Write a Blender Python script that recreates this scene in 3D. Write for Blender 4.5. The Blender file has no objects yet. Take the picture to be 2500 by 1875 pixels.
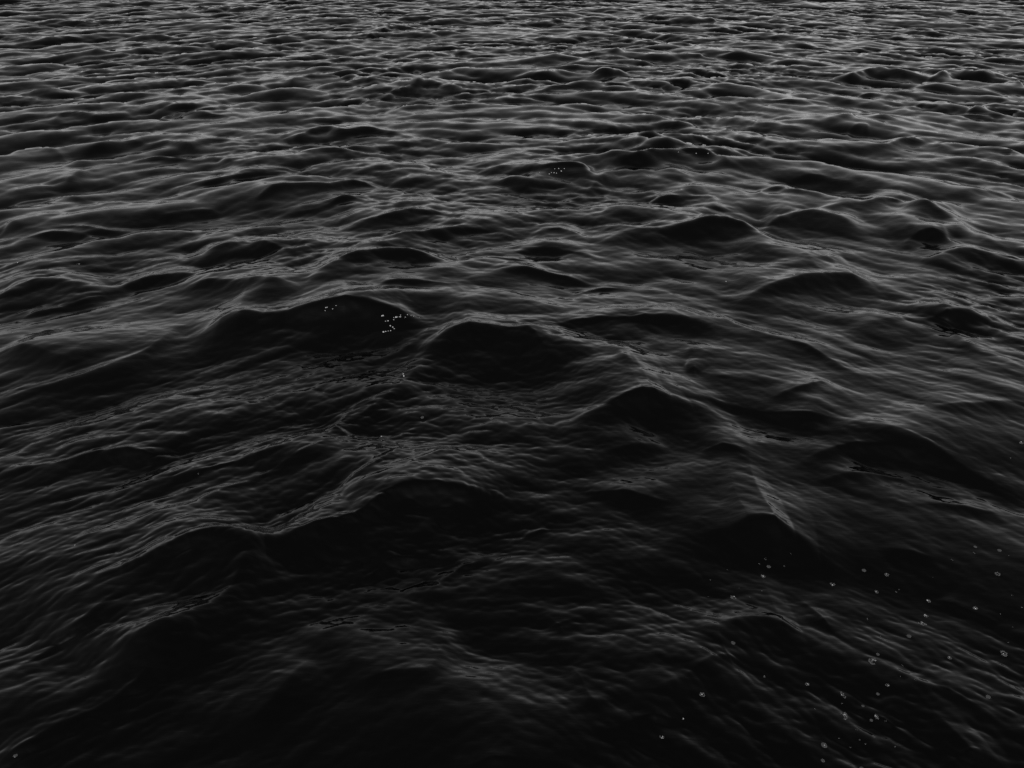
import bpy, math
import numpy as np
from mathutils import Vector, Matrix

S = bpy.context.scene
# ------------------------------------------------------------------ camera
CAM_H, PITCH, TANH = 3.0, math.radians(28.2), math.tan(math.radians(30))
cam = bpy.data.cameras.new('camera'); camo = bpy.data.objects.new('camera', cam)
S.collection.objects.link(camo)
camo.location = (0, 0, CAM_H); camo.rotation_euler = (math.pi/2 - PITCH, 0, 0)
cam.sensor_width = 36; cam.lens = 18/TANH; cam.clip_start = .05; cam.clip_end = 20000
S.camera = camo
# ------------------------------------------------------------------ sky, sun, exposure
SUN_EL, SUN_AZ = math.radians(36), math.radians(200)      # behind the camera
w = bpy.data.worlds.new('World'); S.world = w; w.use_nodes = True
nt = w.node_tree; nt.nodes.clear()
out = nt.nodes.new('ShaderNodeOutputWorld'); bg = nt.nodes.new('ShaderNodeBackground')
sky = nt.nodes.new('ShaderNodeTexSky'); sky.sky_type = 'NISHITA'; sky.sun_disc = False
sky.sun_elevation = SUN_EL; sky.sun_rotation = SUN_AZ
sky.air_density = 1.0; sky.dust_density = 0.8; sky.ozone_density = 1.0
bw = nt.nodes.new('ShaderNodeRGBToBW')                     # the photograph is black and white
nt.links.new(sky.outputs[0], bw.inputs[0]); nt.links.new(bw.outputs[0], bg.inputs[0])
nt.links.new(bg.outputs[0], out.inputs[0]); bg.inputs[1].default_value = .15
sl = bpy.data.lights.new('sun', 'SUN'); slo = bpy.data.objects.new('sun', sl); S.collection.objects.link(slo)
sl.energy = 2.5; sl.angle = math.radians(.5); sl.color = (1, 1, 1)
sd = Vector((math.sin(SUN_AZ)*math.cos(SUN_EL), math.cos(SUN_AZ)*math.cos(SUN_EL), math.sin(SUN_EL)))
slo.rotation_euler = sd.to_track_quat('Z', 'Y').to_euler()
S.cycles.use_denoising = False                            # keep the fine ripples crisp
S.view_settings.view_transform = 'Standard'; S.view_settings.look = 'None'
S.view_settings.exposure = -0.55; S.view_settings.gamma = 1.0; S.view_settings.use_curve_mapping = False

# ------------------------------------------------------------------ helpers: photo point -> place on the sea
CP, SP = math.cos(PITCH), math.sin(PITCH)
def ray(px, py):
    x = (np.asarray(px, float)-1250)/1250*TANH; y = (937.5-np.asarray(py, float))/1250*TANH
    return x, CP + y*SP, -SP + y*CP
def ground(px, py, z=0.0):
    dx, dy, dz = ray(px, py); t = (z-CAM_H)/dz
    return np.stack([dx*t, dy*t], -1)
def smooth(a, b, x):
    t = np.clip((x-a)/(b-a), 0, 1); return t*t*(3-2*t)

# ------------------------------------------------------------------ sea surface: wind-wave bands (random-phase, FFT)
rng = np.random.default_rng(11)
class Band:
    """one octave-and-a-half of wind sea, tileable, sampled in world metres"""
    def __init__(self, lmin, lmax, slope, dirs, spread, tile, n=512, rot=0.0, chop=1.0):
        self.tile, self.n, self.rot, self.lmin, self.lmax = tile, n, rot, lmin, lmax
        k1 = np.fft.fftfreq(n, tile/n)*2*np.pi
        kx, ky = np.meshgrid(k1, k1, indexing='ij'); k = np.hypot(kx, ky); k[0, 0] = 1
        ang = np.arctan2(ky, kx) - 0
        lam = 2*np.pi/k
        amp = ((lam > lmin) & (lam < lmax))*k**-2.0
        d = np.zeros_like(k)
        for a, wt in dirs:
            d += wt*np.abs(np.cos((ang-a-rot)/2))**(2*spread)
        amp = amp*np.sqrt(d)
        ph = rng.normal(size=(n, n)) + 1j*rng.normal(size=(n, n))
        H = amp*ph; H[0, 0] = 0
        f = lambda F: np.real(np.fft.ifft2(F))
        sx, sy = f(1j*kx*H), f(1j*ky*H)
        c = slope/np.sqrt((sx**2+sy**2).mean())
        self.h = (f(H)*c).astype(np.float32)
        self.dx = (f(-1j*kx/k*H)*c*chop).astype(np.float32); self.dy = (f(-1j*ky/k*H)*c*chop).astype(np.float32)
    def __call__(self, X, Y):
        c, s = math.cos(self.rot), math.sin(self.rot); n = self.n
        u = ((c*X-s*Y)/self.tile*n) % n; v = ((s*X+c*Y)/self.tile*n) % n
        i = np.floor(u).astype(np.int32); j = np.floor(v).astype(np.int32)
        fu = (u-i).astype(np.float32); fv = (v-j).astype(np.float32)
        fu = fu*fu*(3-2*fu)*.35+fu*.65; fv = fv*fv*(3-2*fv)*.35+fv*.65
        i %= n; j %= n; i1 = (i+1) % n; j1 = (j+1) % n
        def g(A):
            return (A[i, j]*(1-fu)+A[i1, j]*fu)*(1-fv)+(A[i, j1]*(1-fu)+A[i1, j1]*fu)*fv
        h, a, b = g(self.h), g(self.dx), g(self.dy)
        return h, c*a+s*b, -s*a+c*b

D = -math.pi/2                                     # towards the camera
def pair(lmin, lmax, slope, spread, tile, rot):
    """crossing wave systems: one running down to the right, one to the left, one straight in"""
    return (Band(lmin, lmax, slope, [(D+.62, 1.0), (D+.1, .16)], spread, tile, 512, rot),
            Band(lmin, lmax, slope, [(D-.70, 1.0), (D-.1, .16)], spread, tile*1.07, 512, rot-.5),
            Band(lmin, lmax, slope, [(D-.04, 1.0), (D+.45, .25), (D-.45, .25)], spread*.7, tile*.94, 512, rot+.35))
BANDS = [(nm, pair(*a)) for nm, *a in (
    # name     lmin lmax slope spread tile rot
    ('long',   2.0, 5.0, .075, 30, 83.0, .0),
    ('mid',    .8, 2.0, .15, 36, 41.3, .21),
    ('short',  .3, .8, .15, 42, 17.7, -.33),
    ('ripple', .1, .3, .11, 36, 7.1, .47),
    ('fine',   .035, .1, .07, 26, 2.9, -.61))]
MASK = Band(1.2, 5.0, .3, [(D, 1)], .5, 61.0, 256, .9)

# ------------------------------------------------------------------ the waves one can tell apart, crest by crest
# points run so that the steep dark face lies on the right hand; F = depth of that face, s = steepness
RIDGES = [
 # --- far water
 ([(220,136),(283,121),(316,133),(424,150)],14,.5), ([(836,102),(927,79),(972,68),(1045,85)],10,.5),
 ([(701,209),(729,192),(819,184),(904,203),(960,218)],20,.55), ([(848,181),(995,161),(1034,170),(1130,181)],13,.5),
 ([(226,232),(310,220),(395,212)],10,.4), ([(864,249),(960,232),(1040,206),(1074,215),(1175,220)],20,.5),
 ([(362,277),(430,264),(497,271),(582,285)],24,.55), ([(113,297),(158,277),(203,277),(240,288)],14,.45),
 ([(610,314),(735,294),(814,288),(890,303)],15,.5), ([(706,345),(791,319),(848,325),(904,319),(995,333)],22,.55),
 ([(170,376),(237,362),(316,345),(367,353),(412,348),(480,364)],26,.5), ([(0,390),(85,367),(158,384),(240,398)],22,.45),
 ([(283,401),(395,390),(480,390),(509,379),(588,390),(660,385),(735,379),(836,373),(932,390)],28,.45),
 ([(141,452),(226,412),(316,418),(395,429)],28,.42), ([(441,469),(565,435),(650,418),(735,412)],28,.42),
 ([(599,492),(667,463),(791,452),(848,441),(927,452)],30,.5), ([(678,523),(791,503),(848,480),(904,497)],28,.42),
 ([(0,492),(68,478),(136,475),(237,492),(339,497)],24,.42), ([(384,531),(480,509),(525,509)],18,.42),
 ([(848,545),(960,525),(1017,511),(1102,523)],42,.38), ([(960,593),(1045,571),(1130,559),(1187,565),(1250,576)],38,.42),
 ([(0,559),(34,543),(85,565),(186,557),(237,565),(339,565)],32,.45), ([(17,599),(102,576),(186,576),(249,590)],28,.42),
 ([(492,625),(565,602),(633,593),(706,605),(791,599)],46,.45),
 ([(1951,34),(1985,25),(2035,34)],11,.5), ([(1549,56),(1645,48),(1747,54)],9,.5), ([(1420,70),(1465,65),(1510,71)],8,.5),
 ([(1335,147),(1420,133),(1487,136),(1521,121),(1566,119)],13,.5),
 ([(1267,203),(1318,181),(1363,170),(1431,167),(1510,186)],28,.6), ([(1306,226),(1436,206),(1499,203),(1555,212)],18,.5),
 ([(1544,226),(1617,209),(1668,201),(1725,215)],19,.5), ([(1668,192),(1702,175),(1730,181),(1790,192)],12,.45),
 ([(1691,141),(1730,127),(1787,133),(1838,155)],12,.5), ([(2064,198),(2137,175),(2165,178),(2233,192)],22,.55),
 ([(2267,198),(2301,175),(2346,170),(2408,186),(2500,209)],28,.58), ([(2318,168),(2358,155),(2414,164)],11,.5),
 ([(1792,260),(1860,243),(1956,249),(1990,256)],15,.45), ([(2024,238),(2132,226),(2211,243)],12,.45),
 ([(2211,265),(2256,254),(2324,268)],12,.45), ([(2374,266),(2437,260),(2500,274)],20,.5),
 ([(1634,302),(1691,291),(1747,283),(1804,294)],19,.5), ([(2013,299),(2069,291),(2109,283),(2177,299)],18,.5),
 ([(2069,322),(2120,308),(2154,322)],13,.45), ([(1758,316),(1815,313),(1900,319)],10,.45),
 ([(1374,325),(1431,311),(1510,308)],15,.5), ([(1990,362),(2098,362),(2177,348),(2233,339),(2301,362)],26,.5),
 ([(1555,362),(1589,345),(1668,345),(1702,350)],15,.45), ([(1430,345),(1480,338),(1540,345)],10,.4),
 # --- middle distance
 ([(1408,407),(1476,390),(1566,390),(1623,379),(1657,370),(1696,374),(1736,379),(1770,401),(1815,421)],42,.42),
 ([(1240,436),(1295,421),(1340,410),(1386,410),(1436,418)],46,.5), ([(1465,421),(1521,407),(1566,412),(1634,407),(1680,430)],40,.5),
 ([(1391,494),(1436,471),(1470,430),(1490,424)],25,.3),
 ([(1917,446),(1962,432),(2013,435),(2098,452)],20,.42), ([(1849,475),(1888,460),(1917,458),(1951,475),(2007,486)],20,.42),
 ([(2007,509),(2098,497),(2143,483),(2188,480),(2222,489),(2256,511),(2301,525),(2357,554)],52,.48),
 ([(1583,497),(1600,486),(1668,480),(1725,475),(1759,497)],25,.42), ([(1295,565),(1363,557),(1420,571)],22,.4),
 ([(1480,580),(1589,559),(1674,542),(1730,534),(1792,534),(1843,557),(1900,580)],62,.5),
 ([(1872,542),(1917,525),(1985,520),(2041,537),(2098,565)],38,.42), ([(2177,590),(2211,565),(2267,565),(2330,590)],35,.4),
 ([(2250,620),(2330,600),(2400,604),(2500,625)],50,.42), ([(1250,620),(1330,604),(1400,615),(1450,622)],30,.4),
 ([(2350,370),(2420,362),(2500,380)],14,.4), ([(2330,475),(2400,466),(2470,478)],16,.4),
 ([(0,715),(68,687),(147,681),(215,693)],55,.42), ([(294,704),(367,679),(430,673),(480,680)],30,.35),
 ([(429,707),(497,693),(565,698),(640,705),(720,712)],42,.4), ([(760,700),(847,659),(881,648),(960,633),(1045,642),(1110,655)],50,.42),
 ([(57,770),(180,740),(300,705)],28,.3), ([(935,735),(960,722),(1045,715),(1120,720)],16,.35), ([(1180,690),(1270,668),(1370,672),(1450,690)],24,.36),
 ([(1400,720),(1480,700),(1560,706)],20,.33), ([(1130,655),(1200,640),(1290,650)],22,.36),
 ([(1815,735),(1900,690),(1980,668),(2070,660),(2154,675),(2199,698),(2240,720)],65,.36),
 ([(2115,800),(2211,783),(2295,761),(2335,752),(2380,766),(2437,789),(2500,815)],52,.38),
 ([(2324,806),(2369,845),(2391,874),(2437,891)],30,.28),
 ([(0,872),(56,866),(170,882),(220,893)],38,.36),
 # --- the two big near waves
 ([(-60,985),(0,962),(113,935),(226,907),(339,862),(392,820),(425,785)],55,.4),
 ([(395,815),(430,785),(480,770),(540,768),(600,776),(678,772),(751,755),(847,738),(915,742),(994,758),(1056,789),(1090,820)],105,.5),
 ([(700,1085),(791,1054),(881,1012),(945,970),(994,915),(1035,870)],55,.36),
 ([(1000,870),(1040,834),(1080,803),(1122,789),(1175,795),(1235,806),(1300,815),(1370,828),(1430,845)],112,.44),
 ([(1230,796),(1267,789),(1323,792),(1386,794),(1436,786),(1510,783),(1589,778),(1668,789),(1713,800),(1753,830)],50,.42),
 ([(820,905),(900,880),(990,850),(1040,835)],20,.22),
 ([(-60,1160),(0,1150),(130,1128),(226,1105),(305,1094),(350,1100),(418,1117)],48,.42),
 ([(300,1190),(390,1173),(480,1150),(565,1134),(639,1117),(730,1105)],50,.42),
 ([(440,1250),(480,1235),(537,1207),(622,1173),(706,1134),(775,1090),(793,1048)],46,.42), ([(775,1062),(793,1048),(820,1070),(845,1085)],30,.35),
 ([(850,1180),(881,1167),(938,1134),(994,1100)],40,.33), ([(960,1078),(1000,1095),(1012,1112)],16,.28),
 ([(1120,1120),(1090,1128),(1050,1150),(1010,1160)],-20,.2),
 ([(-60,1560),(0,1535),(110,1480),(215,1440),(305,1415),(362,1386),(407,1357),(452,1335),(509,1323),(576,1323),(639,1328),(678,1315),(729,1295),(780,1273),(825,1261),(904,1252),(972,1198),(1017,1181),(1130,1180),(1220,1176),(1277,1222),(1323,1255)],105,.5),
 ([(300,1612),(396,1572),(480,1530),(540,1480),(575,1420),(590,1370),(625,1340)],140,.42),
 ([(-60,1880),(0,1843),(85,1798),(181,1753),(271,1719),(339,1679),(407,1629),(452,1595),(497,1561)],150,.45),
 ([(620,1800),(661,1747),(695,1691),(735,1640)],70,.25),
 ([(860,1690),(905,1674),(960,1662),(1023,1668),(1045,1617),(1068,1572),(1085,1527)],80,.3),
 ([(848,1440),(882,1414),(950,1369),(972,1345),(1060,1357),(1107,1363)],45,.36), ([(1000,1470),(1062,1436),(1107,1397),(1135,1370),(1200,1350)],40,.34),
 ([(40,1660),(130,1600),(230,1540),(330,1470)],45,.24),
 ([(1300,1300),(1350,1290),(1400,1300)],25,.3),
 # --- right side
 ([(1390,1035),(1430,1008),(1476,985),(1510,966),(1544,956),(1589,948),(1623,953),(1657,973),(1702,987),(1760,1005)],100,.5),
 ([(1640,900),(1680,915),(1700,902),(1720,915),(1800,935),(1880,947)],22,.33), ([(1665,840),(1688,857),(1693,885),(1702,910)],25,.25),
 ([(1880,975),(1950,955),(2000,948),(2052,942)],22,.38),
 ([(1674,732),(1759,789),(1843,823),(1956,845),(2030,879),(2086,913),(2211,964)],34,.33),
 ([(1480,850),(1530,890),(1560,925)],30,.28), ([(1270,820),(1310,850),(1350,890)],30,.25),
 ([(2080,1040),(2132,1058),(2190,1066),(2245,1080),(2295,1105),(2357,1134),(2431,1162),(2520,1190)],75,.36),
 ([(1660,965),(1780,985),(1900,1000),(2000,1015),(2090,1045)],40,.34),
 ([(1985,1122),(2064,1091),(2109,1086),(2177,1098),(2240,1108)],55,.42), ([(2250,1015),(2330,1000),(2420,985),(2520,975)],40,.36),
 ([(1414,1203),(1521,1194),(1566,1205),(1646,1232)],38,.36),
 ([(1620,1330),(1690,1312),(1759,1282),(1810,1254),(1850,1243),(1890,1258),(1940,1290),(2000,1328),(2060,1355)],95,.4),
 ([(1700,1095),(1760,1085),(1830,1100)],25,.28), ([(1480,1110),(1540,1090),(1600,1085)],35,.28),
 ([(2000,1180),(2100,1165),(2230,1170)],30,.3), ([(2220,1230),(2330,1225),(2450,1245)],30,.3), ([(2150,1310),(2230,1325),(2290,1345)],26,.3),
 ([(1700,1590),(1730,1555),(1759,1527),(1798,1510),(1849,1502),(1889,1519),(1956,1544),(2030,1589)],60,.18),
 ([(1580,1690),(1680,1668),(1730,1640),(1787,1615),(1830,1640)],50,.3),
 ([(1448,1764),(1504,1781),(1555,1759),(1612,1742),(1680,1764)],40,.3),
 ([(1330,1500),(1360,1521),(1372,1550)],30,.3), ([(1405,1620),(1430,1660),(1450,1705),(1480,1725)],35,.3),
 ([(1883,1790),(1930,1815),(1985,1860)],50,.26), ([(1940,1440),(2000,1490),(2030,1530)],35,.28), ([(2320,1440),(2380,1470),(2450,1510)],35,.28),
 ([(2230,1660),(2330,1680),(2440,1740)],40,.28), ([(2080,1720),(2130,1740),(2200,1790)],40,.25), ([(2280,1850),(2350,1800),(2420,1810)],60,.25),
 ([(1090,1870),(1200,1840),(1310,1850)],50,.22),
]
BACK = 3.2
def resample(P, step):
    """rounded (Catmull-Rom) crest line with even steps, its tangents and its length parameter"""
    Q = np.concatenate([[2*P[0]-P[1]], P, [2*P[-1]-P[-2]]]); C = []
    for i in range(1, len(Q)-2):
        u = np.linspace(0, 1, 16, endpoint=False)[:, None]; p0, p1, p2, p3 = Q[i-1:i+3]
        C.append(.5*(2*p1+(p2-p0)*u+(2*p0-5*p1+4*p2-p3)*u*u+(3*p1-p0-3*p2+p3)*u**3))
    C = np.concatenate(C+[P[-1:]]); L = np.concatenate([[0], np.cumsum(np.hypot(*np.diff(C, axis=0).T))])
    n = int(np.clip(L[-1]/step, 16, 160)); q = np.linspace(0, L[-1], n)
    C = np.stack([np.interp(q, L, C[:, 0]), np.interp(q, L, C[:, 1])], -1)
    for _ in range(4): C[1:-1] = .25*C[:-2]+.5*C[1:-1]+.25*C[2:]
    T = np.gradient(C, axis=0); k = np.array([.25, .5, .25])
    for _ in range(2): T[1:-1] = .25*T[:-2]+.5*T[1:-1]+.25*T[2:]
    T /= np.hypot(*T.T)[:, None]
    return C, T, q/L[-1]
def ridge_height(X, Y, Hacc):
    for pts, F, s in RIDGES:
        P = np.array(pts, float)
        dx, dy, dz = ray(*P[len(P)//2]); t = -CAM_H/dz           # local scale at the middle of the crest
        dep = math.atan2(-dz, math.hypot(dx, dy)); ppm = 1250/TANH/t
        near = float(smooth(16, 6, np.float64(CAM_H/math.tan(dep))))
        s *= .8+.25*near; wf = (.37+.25*near)*abs(F)/(ppm*(math.sin(dep)+.6*s*math.cos(dep))); A = s*wf*.95
        wb = BACK*wf; R = 3.6*wb
        # a crest that arches up in view is partly a higher crest: raise it there instead of bending it away
        yc = np.interp(P[:, 0], [min(P[0, 0], P[-1, 0]), max(P[0, 0], P[-1, 0])+1e-6], [P[0, 1], P[-1, 1]] if P[0, 0] < P[-1, 0] else [P[-1, 1], P[0, 1]])
        lift = np.maximum(0, yc-P[:, 1])
        zi = np.clip(.8*A+(.1+.38*near)*(lift-.6*lift.max())/(ppm*math.cos(dep)), .45*A, 1.3*A)
        G = ground(P[:, 0], P[:, 1], zi)
        zt = np.concatenate([[0], np.cumsum(np.hypot(*np.diff(G, axis=0).T))]); zt = (zt+wf)/(zt[-1]+2*wf)
        u0, u1 = G[0]-G[1], G[-1]-G[-2]
        G = np.concatenate([[G[0]+u0/np.hypot(*u0)*wf], G, [G[-1]+u1/np.hypot(*u1)*wf]])   # run-out of the crest
        C, T, tq = resample(G, .28*wf)
        step = max(np.hypot(*(C[1]-C[0])), .28*wf)
        lo, hi = C.min(0)-R, C.max(0)+R
        idx = np.nonzero((X > lo[0]) & (X < hi[0]) & (Y > lo[1]) & (Y < hi[1]))
        if idx[0].size == 0: continue
        x, y = X[idx].astype(np.float32), Y[idx].astype(np.float32)
        e2 = np.float32((1.1*step)**2)
        ws = np.zeros_like(x); sd_ = np.zeros_like(x); tt = np.zeros_like(x); dn = np.full_like(x, 1e9)
        for (cx, cy), (tx, ty), q in zip(C.astype(np.float32), T.astype(np.float32), tq.astype(np.float32)):
            ex, ey = x-cx, y-cy; d2 = ex*ex+ey*ey
            k = 1/(d2+e2); k = k*k; k = k*k*1e-6
            ws += k; sd_ += k*(tx*ey-ty*ex); tt += k*q; np.minimum(dn, d2, out=dn)
        sd_ /= ws; tt /= ws; dn = np.sqrt(dn)
        ch = C[-1]-C[0]; lc = np.hypot(*ch)
        if lc < 9*wf: tt = (((x-C[0, 0])*ch[0]+(y-C[0, 1])*ch[1])/lc**2).astype(np.float32)   # short crest: taper along its chord
        beyond = np.maximum(0, dn-np.abs(sd_)-.15*wf)              # past the ends of the crest
        c = 1/(1+np.exp(-np.clip(sd_/(.16*wf), -30, 30)))
        wl = wf*(1-c)+wb*c
        e = .05*wf
        xq = (np.sqrt(sd_*sd_+e*e)-e)/wl
        g = np.exp(-xq)*(c+(1-c)*np.cos(np.minimum(xq*.85, 2.6)))
        env = np.minimum(1, np.sin(np.pi*np.clip((tt-.03)/.94, 0, 1))*(2.3-1.05*near)); env = env*env*(3-2*env)*np.interp(tt, zt, zi/(.8*A))
        Hacc[idx] += A*g*env*ROUGH[idx]*smooth(1, .6, dn/R)*np.exp(-(beyond/(.7*wf))**2)

def patch(X, Y): return MASK(X*.55+3, Y*.9+7)[0]

# ------------------------------------------------------------------ the sea mesh
rows = [.15, .35] + list(CAM_H/np.tan(np.radians(np.linspace(80, 53, 50, endpoint=False))))
x = CAM_H/math.tan(math.radians(53))
while x < 9000:                                     # steps follow the eye near by, 8 cm in the middle, then widen
    rows.append(x)
    step_ = (x*x+CAM_H**2)/CAM_H*math.radians(.059)
    x += min(step_, .08) if x < 40 else .08+(x-40)*.09
rad = np.array(rows)
az = np.concatenate([np.linspace(-180, -46, 40, endpoint=False), np.linspace(-46, 46, 1140, endpoint=False), np.linspace(46, 180, 41)[:-1]])
NR, NA = len(rad), len(az)
Rg, Ag = np.meshgrid(rad, np.radians(az), indexing='ij')
X0 = Rg*np.sin(Ag); Y0 = Rg*np.cos(Ag)
dr = np.gradient(rad)[:, None]
spac = np.maximum(dr*.55, Rg*np.gradient(np.radians(az))[None, :])
Z = np.zeros_like(X0); DX = np.zeros_like(X0); DY = np.zeros_like(X0)
pm = patch(X0, Y0); pm = pm/pm.std()
gust = np.clip(1+.45*pm, .35+.35*smooth(3.4, 5.5, Rg), 2.0)
GAIN = {'long': (.3, .5), 'mid': (.55, .85), 'short': (.45, 1.15), 'ripple': (.6, 1.35), 'fine': (1.05, 1.5)}
side = X0/(Rg+.3)                                   # which of the systems leads on this side
WL, WR = smooth(.0, -.36, side), smooth(.0, .36, side)
WTS = [np.sqrt(.08+.84*q) for q in (WL, WR, 1-WL-WR)]
for nm, bands in BANDS:
    g0, g1 = GAIN[nm]
    wgt = g0+(g1-g0)*smooth(5, 22, Rg)
    if nm in ('ripple', 'fine'): wgt = wgt*gust
    if nm == 'short': wgt = wgt*(.45+.55*gust)
    wgt = wgt*smooth(.7, 1.8, bands[0].lmax/spac)
    r = np.nonzero(wgt.max(1) > 0)[0]; r = slice(r[0], r[-1]+1)
    for band, ws in zip(bands, WTS):
        h, a, b = band(X0[r], Y0[r]); q = wgt[r]*ws[r]
        Z[r] += h*q; DX[r] += a*q; DY[r] += b*q
hz = np.zeros_like(X0)
wx, wy, _ = MASK(X0*2.2+5, Y0*2.2-9); wx, wy = wx*.06/wx.std(), wy*.06/wy.std(); sx_, sy_, _ = BANDS[2][1][0](X0+5, Y0-9)
ROUGH = 1+(.2+.8*smooth(6, 16, Rg))*np.clip(.28*BANDS[1][1][2](X0*1.6+11, Y0*1.6+3)[0]/BANDS[1][1][2].h.std()+.22*BANDS[2][1][0](X0-7, Y0+2)[0]/BANDS[2][1][0].h.std(), -.7, .8)   # crests are uneven along their length
far = smooth(6, 18, Rg); ridge_height(X0+(.5+.5*far)*wy+(.25+.7*far)*sx_, Y0+(.5+.5*far)*wx+(.25+.7*far)*sy_, hz)
Z += hz
V = np.stack([X0+DX*1.3, Y0+DY*1.3, Z], -1).reshape(-1, 3).astype(np.float32)
i = np.arange(NR-1)[:, None]; j = np.arange(NA)[None, :]; j1 = (j+1) % NA
Q = np.stack([i*NA+j, i*NA+j1, (i+1)*NA+j1, (i+1)*NA+j], -1).reshape(-1, 4).astype(np.int32)
me = bpy.data.meshes.new('sea')
me.vertices.add(len(V)); me.vertices.foreach_set('co', V.ravel())
me.loops.add(Q.size); me.loops.foreach_set('vertex_index', Q.ravel())
me.polygons.add(len(Q)); me.polygons.foreach_set('loop_start', np.arange(0, Q.size, 4, dtype=np.int32))
me.polygons.foreach_set('use_smooth', np.ones(len(Q), bool))
me.update(calc_edges=True)
sea = bpy.data.objects.new('sea', me); S.collection.objects.link(sea)
sea['kind'] = 'structure'; sea['label'] = 'dark choppy sea water with crossing wind waves'

def node_mat(name):
    m = bpy.data.materials.new(name); m.use_nodes = True
    return m, m.node_tree, m.node_tree.nodes['Principled BSDF']
wm, t, p = node_mat('sea_water')
p.inputs['Base Color'].default_value = (.0004, .0004, .0004, 1)
p.inputs['Roughness'].default_value = .03; p.inputs['IOR'].default_value = 1.333
geo = t.nodes.new('ShaderNodeNewGeometry'); mp = t.nodes.new('ShaderNodeMapping'); mp.inputs['Scale'].default_value = (.35, 1.3, 1)
n1 = t.nodes.new('ShaderNodeTexNoise'); n1.inputs['Scale'].default_value = 26; n1.inputs['Detail'].default_value = 4; n1.inputs['Distortion'].default_value = .6
b1 = t.nodes.new('ShaderNodeBump'); b1.inputs['Strength'].default_value = .3; b1.inputs['Distance'].default_value = .004
t.links.new(geo.outputs['Position'], mp.inputs[0]); t.links.new(mp.outputs[0], n1.inputs['Vector'])
t.links.new(n1.outputs['Fac'], b1.inputs['Height']); t.links.new(b1.outputs[0], p.inputs['Normal'])
me.materials.append(wm)

# ------------------------------------------------------------------ foam on the water
CO = np.empty(len(V)*3, np.float32); me.vertices.foreach_get('co', CO); CO = CO.reshape(-1, 3)
NO = np.empty(len(V)*3, np.float32); me.vertex_normals.foreach_get('vector', NO); NO = NO.reshape(-1, 3)
_d = CO-np.array([0, 0, CAM_H]); _dep = _d[:, 1]*CP-_d[:, 2]*SP; _ok = _dep > .5
_px = np.where(_ok, 1250+_d[:, 0]/np.where(_ok, _dep, 1)/TANH*1250, -9e9)
_py = np.where(_ok, 937.5-(_d[:, 1]*SP+_d[:, 2]*CP)/np.where(_ok, _dep, 1)/TANH*1250, -9e9)
def on_sea(px, py):
    """place on the water seen at that point of the photograph: position, normal, source pixels per metre"""
    q = (_px-px)**2+(_py-py)**2; c = np.nonzero(q < max(16, q.min()*1.5))[0]
    k = c[np.argmin(_dep[c])]
    return Vector(CO[k].tolist()), Vector(NO[k].tolist()), 1250/TANH/float(_dep[k])

fm, t, p = node_mat('foam_film')
p.inputs['Base Color'].default_value = (.09, .09, .09, 1); p.inputs['Roughness'].default_value = .25
p.inputs['Alpha'].default_value = .75
bmt, t, p = node_mat('foam_bubble_glint')
p.inputs['Base Color'].default_value = (.5, .5, .5, 1); p.inputs['Roughness'].default_value = .2  # pale colour of foam bubbles, also standing in for their sun glints

def dome(vs, fs, x, y, r, h, seg=9, rings=3, z0=0.0):
    o = len(vs)
    for a in range(rings):
        e = a/rings*math.pi/2
        for b in range(seg):
            q = 2*math.pi*(b+.5*(a % 2))/seg
            vs.append((x+r*math.cos(e)*math.cos(q), y+r*math.cos(e)*math.sin(q), z0+h*math.sin(e)))
    vs.append((x, y, z0+h))
    for a in range(rings-1):
        for b in range(seg):
            b1 = (b+1) % seg
            fs.append((o+a*seg+b, o+a*seg+b1, o+(a+1)*seg+b1, o+(a+1)*seg+b))
    for b in range(seg):
        fs.append((o+(rings-1)*seg+b, o+(rings-1)*seg+(b+1) % seg, o+rings*seg))
def mesh(name, vs, fs, m):
    d = bpy.data.meshes.new(name); d.from_pydata(vs, [], fs); d.materials.append(m)
    d.polygons.foreach_set('use_smooth', np.ones(len(d.polygons), bool)); d.update(); return d
vs, fs = [], []; dome(vs, fs, 0, 0, 1, 1, 10, 4); BEAD = mesh('bubble_glint', vs, fs, bmt)
frng = np.random.default_rng(5)
def link(name, data, mw, parent=None):
    o = bpy.data.objects.new(name, data); S.collection.objects.link(o)
    o.matrix_world = mw
    if parent is not None: o.parent = parent; o.matrix_parent_inverse = parent.matrix_world.inverted()
    return o
def frame(pos, nrm, spin=0.0):
    return Matrix.Translation(pos) @ nrm.to_track_quat('Z', 'Y').to_matrix().to_4x4() @ Matrix.Rotation(spin, 4, 'Z')
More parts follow.
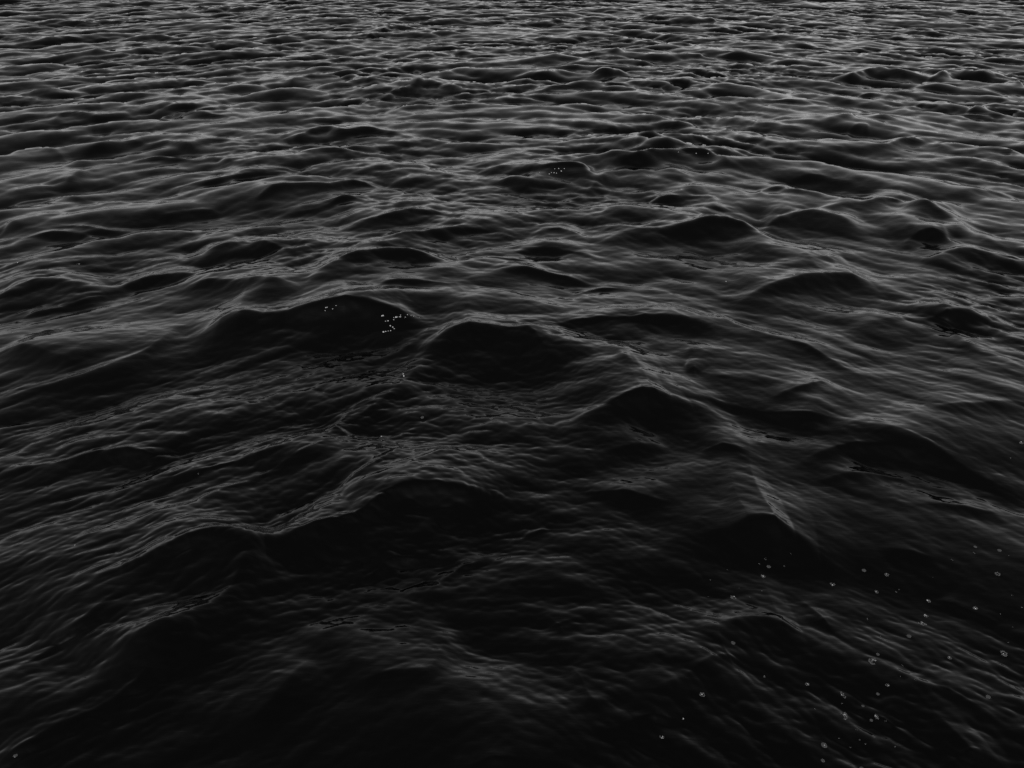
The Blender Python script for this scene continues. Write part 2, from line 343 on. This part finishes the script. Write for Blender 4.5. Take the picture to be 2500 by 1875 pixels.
def clump(px, py, r, look, label, group=None, glints=0):
    """look: ring (hollow middle), long (drawn out), dull (flat film), speck"""
    pos, nrm, ppm = on_sea(px, py); R = r/ppm; nrm = (nrm+Vector((0, 0, 1.5))).normalized()
    vs, fs = [], []; ax, ay = (1.35, .75) if look == 'long' else (1.1, .95)
    if look == 'dull': dome(vs, fs, 0, 0, R*1.05, R*.22, 11, 3, -R*.02)
    n = {'ring': 26, 'long': 24, 'dull': 9, 'speck': 3}[look]
    for i in range(n):
        a = frng.uniform(0, 6.283); q = math.sqrt(frng.uniform(.42 if look == 'ring' else 0, 1))*.85
        b = R*frng.uniform(.14, .3)*(1.7 if look == 'speck' else 1)
        dome(vs, fs, q*math.cos(a)*R*ax, q*math.sin(a)*R*ay, b, b*frng.uniform(.7, 1), 8, 3, -b*.1)
    o = link('foam_clump', mesh('foam_clump', vs, fs, fm), frame(pos, nrm, -.6 if look == 'long' else frng.uniform(0, 3)))
    o['label'] = label; o['category'] = 'foam'
    if group: o['group'] = group
    for i in range(glints):  # white beads painted in as the sun glints of the clump
        a = frng.uniform(0, 6.283); q = frng.uniform(.05, .6)*R; b = frng.uniform(.8, 1.35)/ppm*(1.25 if i == 0 else .8)
        link('bubble_glint', BEAD, o.matrix_world @ Matrix.Translation((q*math.cos(a), q*math.sin(a), R*.12)) @ Matrix.Scale(b, 4), o)
    return o
CLUMPS = [
 (2128,1612,11,'ring','largest round ring of foam bubbles at lower right',5), (1790,1456,7.5,'ring','bright round foam clump topmost left of the dark hollow',2),
 (1861,1404,6,'ring','foam clump with white glint just above the bright round one',2), (2031,1423,6.5,'ring','lone foam clump with glint below the right pyramid wave',1),
 (1876,1380,5,'dull','dull oval foam patch right above the glinting clump pair',0), (1790,1566,5.5,'dull','dull foam clump below the brightest round foam clump',0),
 (2107,1390,5,'dull','smooth dull oval foam patch left of the small foam ring',0), (2166,1400,5.5,'ring','small foam ring with one glint beside a dull oval patch',1),
 (2140,1443,5,'ring','small upright foam clump under the small foam ring',1), (2267,1464,5.5,'ring','foam clump with two glints above the elongated foam cluster',2),
 (2259,1500,6,'ring','foam clump touching above the elongated foam cluster',2), (2253,1520,10,'long','elongated foam cluster drawn out to the lower right',3),
 (2383,1481,6,'ring','foam clump with two glints near right edge of water',2), (2434,1398,6.5,'ring','ragged foam clump highest at the right edge',0),
 (2438,1342,5,'dull','dull triangular foam patch near the upper right scatter',0), (2379,1333,4,'dull','small dull foam patch highest in the right scatter',0),
 (2218,1551,5.5,'dull','flat oval foam patch alone below the elongated cluster',0), (2453,1592,9,'ring','oval foam ring with bright middle at right edge',1),
 (2145,1594,4,'dull','small dull foam patch just above the largest ring',0), (1713,1694,7,'ring','faint foam clump with glint left of the bottom hollow',2),
 (1868,1648,4,'speck','small foam clump on crest line in lower right middle',1), (1972,1667,5.5,'ring','foam clump with the strongest white glint in lower middle',2),
 (1613,1797,5.5,'ring','leftmost foam clump at bottom with two glints',2), (1667,1751,3.5,'speck','small foam clump above the leftmost bottom clump',1),
 (2057,1694,8,'long','dull elongated foam streak above the large drawn-out clump',1), (2060,1743,11.5,'long','large drawn-out foam clump with bright glint at bottom right',3),
 (2013,1816,8,'dull','rounded grey foam patch near the bottom edge',1), (2140,1747,7,'long','ragged foam clump right of the large drawn-out one',2),
 (2128,1755,4,'dull','small foam patch touching the ragged clump',0), (2132,1795,5,'dull','smooth grey foam patch below the ragged clump',0),
 (2168,1669,5,'ring','foam clump of two bright beads below the largest ring',2), (2142,1692,4,'dull','small dull foam patch under the two bright beads',0),
 (2106,1720,4,'dull','small wedge of foam left of the ragged clump',0), (2317,1602,5,'ring','single foam clump between largest ring and right edge ring',1),
 (2008,1853,5,'dull','dull foam patch at bottom edge under the rounded patch',0), (2105,1872,5,'dull','dull foam patch cut by the bottom edge',0),
 (2470,1675,6,'dull','pale oval foam patch low at the right edge',0), (2412,1699,6,'dull','pale foam patch left of the low right edge oval',0),
 (2493,1079,5,'ring','foam clump at right edge above the scatter',1), (1033,1017,4.5,'dull','small foam patch below the big central dark wave',0),
 (931,1063,5,'ring','small foam ring right of the little pyramid crest',1), (183,1329,3.5,'speck','single bright foam speck on dark water at left',1),
 (38,1840,5,'dull','faint foam patch in the bottom left corner',0), (41,638,4.5,'ring','foam clump on dark trough at far left edge',1),
 (193,642,4,'speck','foam clump on grey slope right of left edge clump',1), (370,662,3.5,'speck','foam speck rightmost of three along the left slope',1),
 (1770,684,2.5,'speck','bright foam speck left on the dark right hump',1), (1939,667,4,'speck','foam clump with glint on top of dark right hump',1),
 (485,1153,3,'speck','foam speck under the long left crest',0), (1200,1020,5,'dull','dark oval foam patch below the central wave face',0),
]
for px, py, r, look, label, gl in CLUMPS: clump(px, py, r, look, label, 'foam clumps drifting on the dark water', gl)
SPECKS = [(1853,1375,3),(1866,1362,3.4),(1913,1379,3),(1772,1388,2),(1729,1452,2.2),(1860,1440,2.2),(1928,1350,2),(1734,1412,2.4),(1802,1433,1.6),(1829,1455,2),
 (2197,1437,3),(2187,1443,3),(2379,1346,3.4),(2324,1364,3),(2118,1508,3),(2151,1550,2.2),(2471,1450,2.4),(2460,1566,2.6),(2496,1481,3.4),(2472,1529,2.4),(2442,1496,2.4),(2462,1354,2),
 (2278,1407,1.8),(1988,1728,2.2),(2054,1715,2.6),(2203,1621,2.6),(2097,1804,2.6),(2112,1814,2.6),(2090,1778,3),(2048,1800,2.6),(2075,1821,3),(2183,1820,3),(2163,1757,2.6),(2234,1657,2.6),(2198,1648,2.2),(2467,1115,2.6)]
seen = {}
for px, py, r in SPECKS:
    near_ = min(CLUMPS, key=lambda c: (c[0]-px)**2+(c[1]-py)**2)
    dx, dy = px-near_[0], py-near_[1]
    way = ['right of', 'below-right of', 'below', 'below-left of', 'left of', 'above-left of', 'above', 'above-right of'][int(round(math.atan2(dy, dx)/(math.pi/4))) % 8]
    lab = way+' '+near_[4]; k = seen[lab] = seen.get(lab, 0)+1
    clump(px, py, r, 'speck', ('tiny', 'second tiny', 'third tiny')[k-1]+' foam speck '+lab, 'tiny foam specks at lower right')
def crest_foam(pts, label):
    """row of bursting bubbles on a crest: film-less beads on the water, their sun glints put into the white colour"""
    q = [on_sea(x, y) for x, y, r in pts]; root = bpy.data.objects.new('crest_foam', None); S.collection.objects.link(root)
    root.location = q[0][0]; root.empty_display_size = .02; bpy.context.view_layer.update()
    root['label'] = label; root['category'] = 'foam'; root['group'] = 'bubbles breaking along wave crests'
    for (x, y, r), (pos, nrm, ppm) in zip(pts, q):
        link('bubble_glint', BEAD, frame(pos, nrm) @ Matrix.Diagonal((r/ppm*.95, r/ppm*.75, r/ppm*.8, 1)), root)
crest_foam([(797,752,1.8),(802,751,1.4),(795,760,1.3),(814,753,1.5),(823,746,1.3)], 'few white bubbles left on the long dark crest')
crest_foam([(934,772,2),(937,771,2.4),(950,781,2),(944,783,1.3),(969,772,2.6),(973,774,1.6),(977,773,1.4),(981,773,1.8),(963,778,1.5),(960,772,1.2),(979,766,1.4),(992,772,1.3),(998,766,1.5),
 (1005,767,1.2),(1012,770,1.2),(1025,772,1.1)], 'cluster of white bubbles on right end of long dark crest')
crest_foam([(955,794,2),(961,798,1.9),(964,799,1.6),(938,807,2.8),(943,806,1.8),(947,805,1.3),(953,804,1.6)], 'white bubbles on wave face below the crest cluster')
crest_foam([(982,911,2.2),(983,916,2.6)], 'two stacked white droplets left of the central dark wave')
crest_foam([(1316,419,1.1),(1340,421,1.5),(1345,421,1.2),(1350,420,1.5),(1357,420,1.3),(1367,418,1.8),(1352,412,1.2),(1362,411,1.4),(1375,409,1.2)], 'row of white bubbles on far centre crest')
crest_foam([(1696,376,1.3),(1727,377,1.3),(1657,371,1.0)], 'three white bubbles on the highest far right crest')
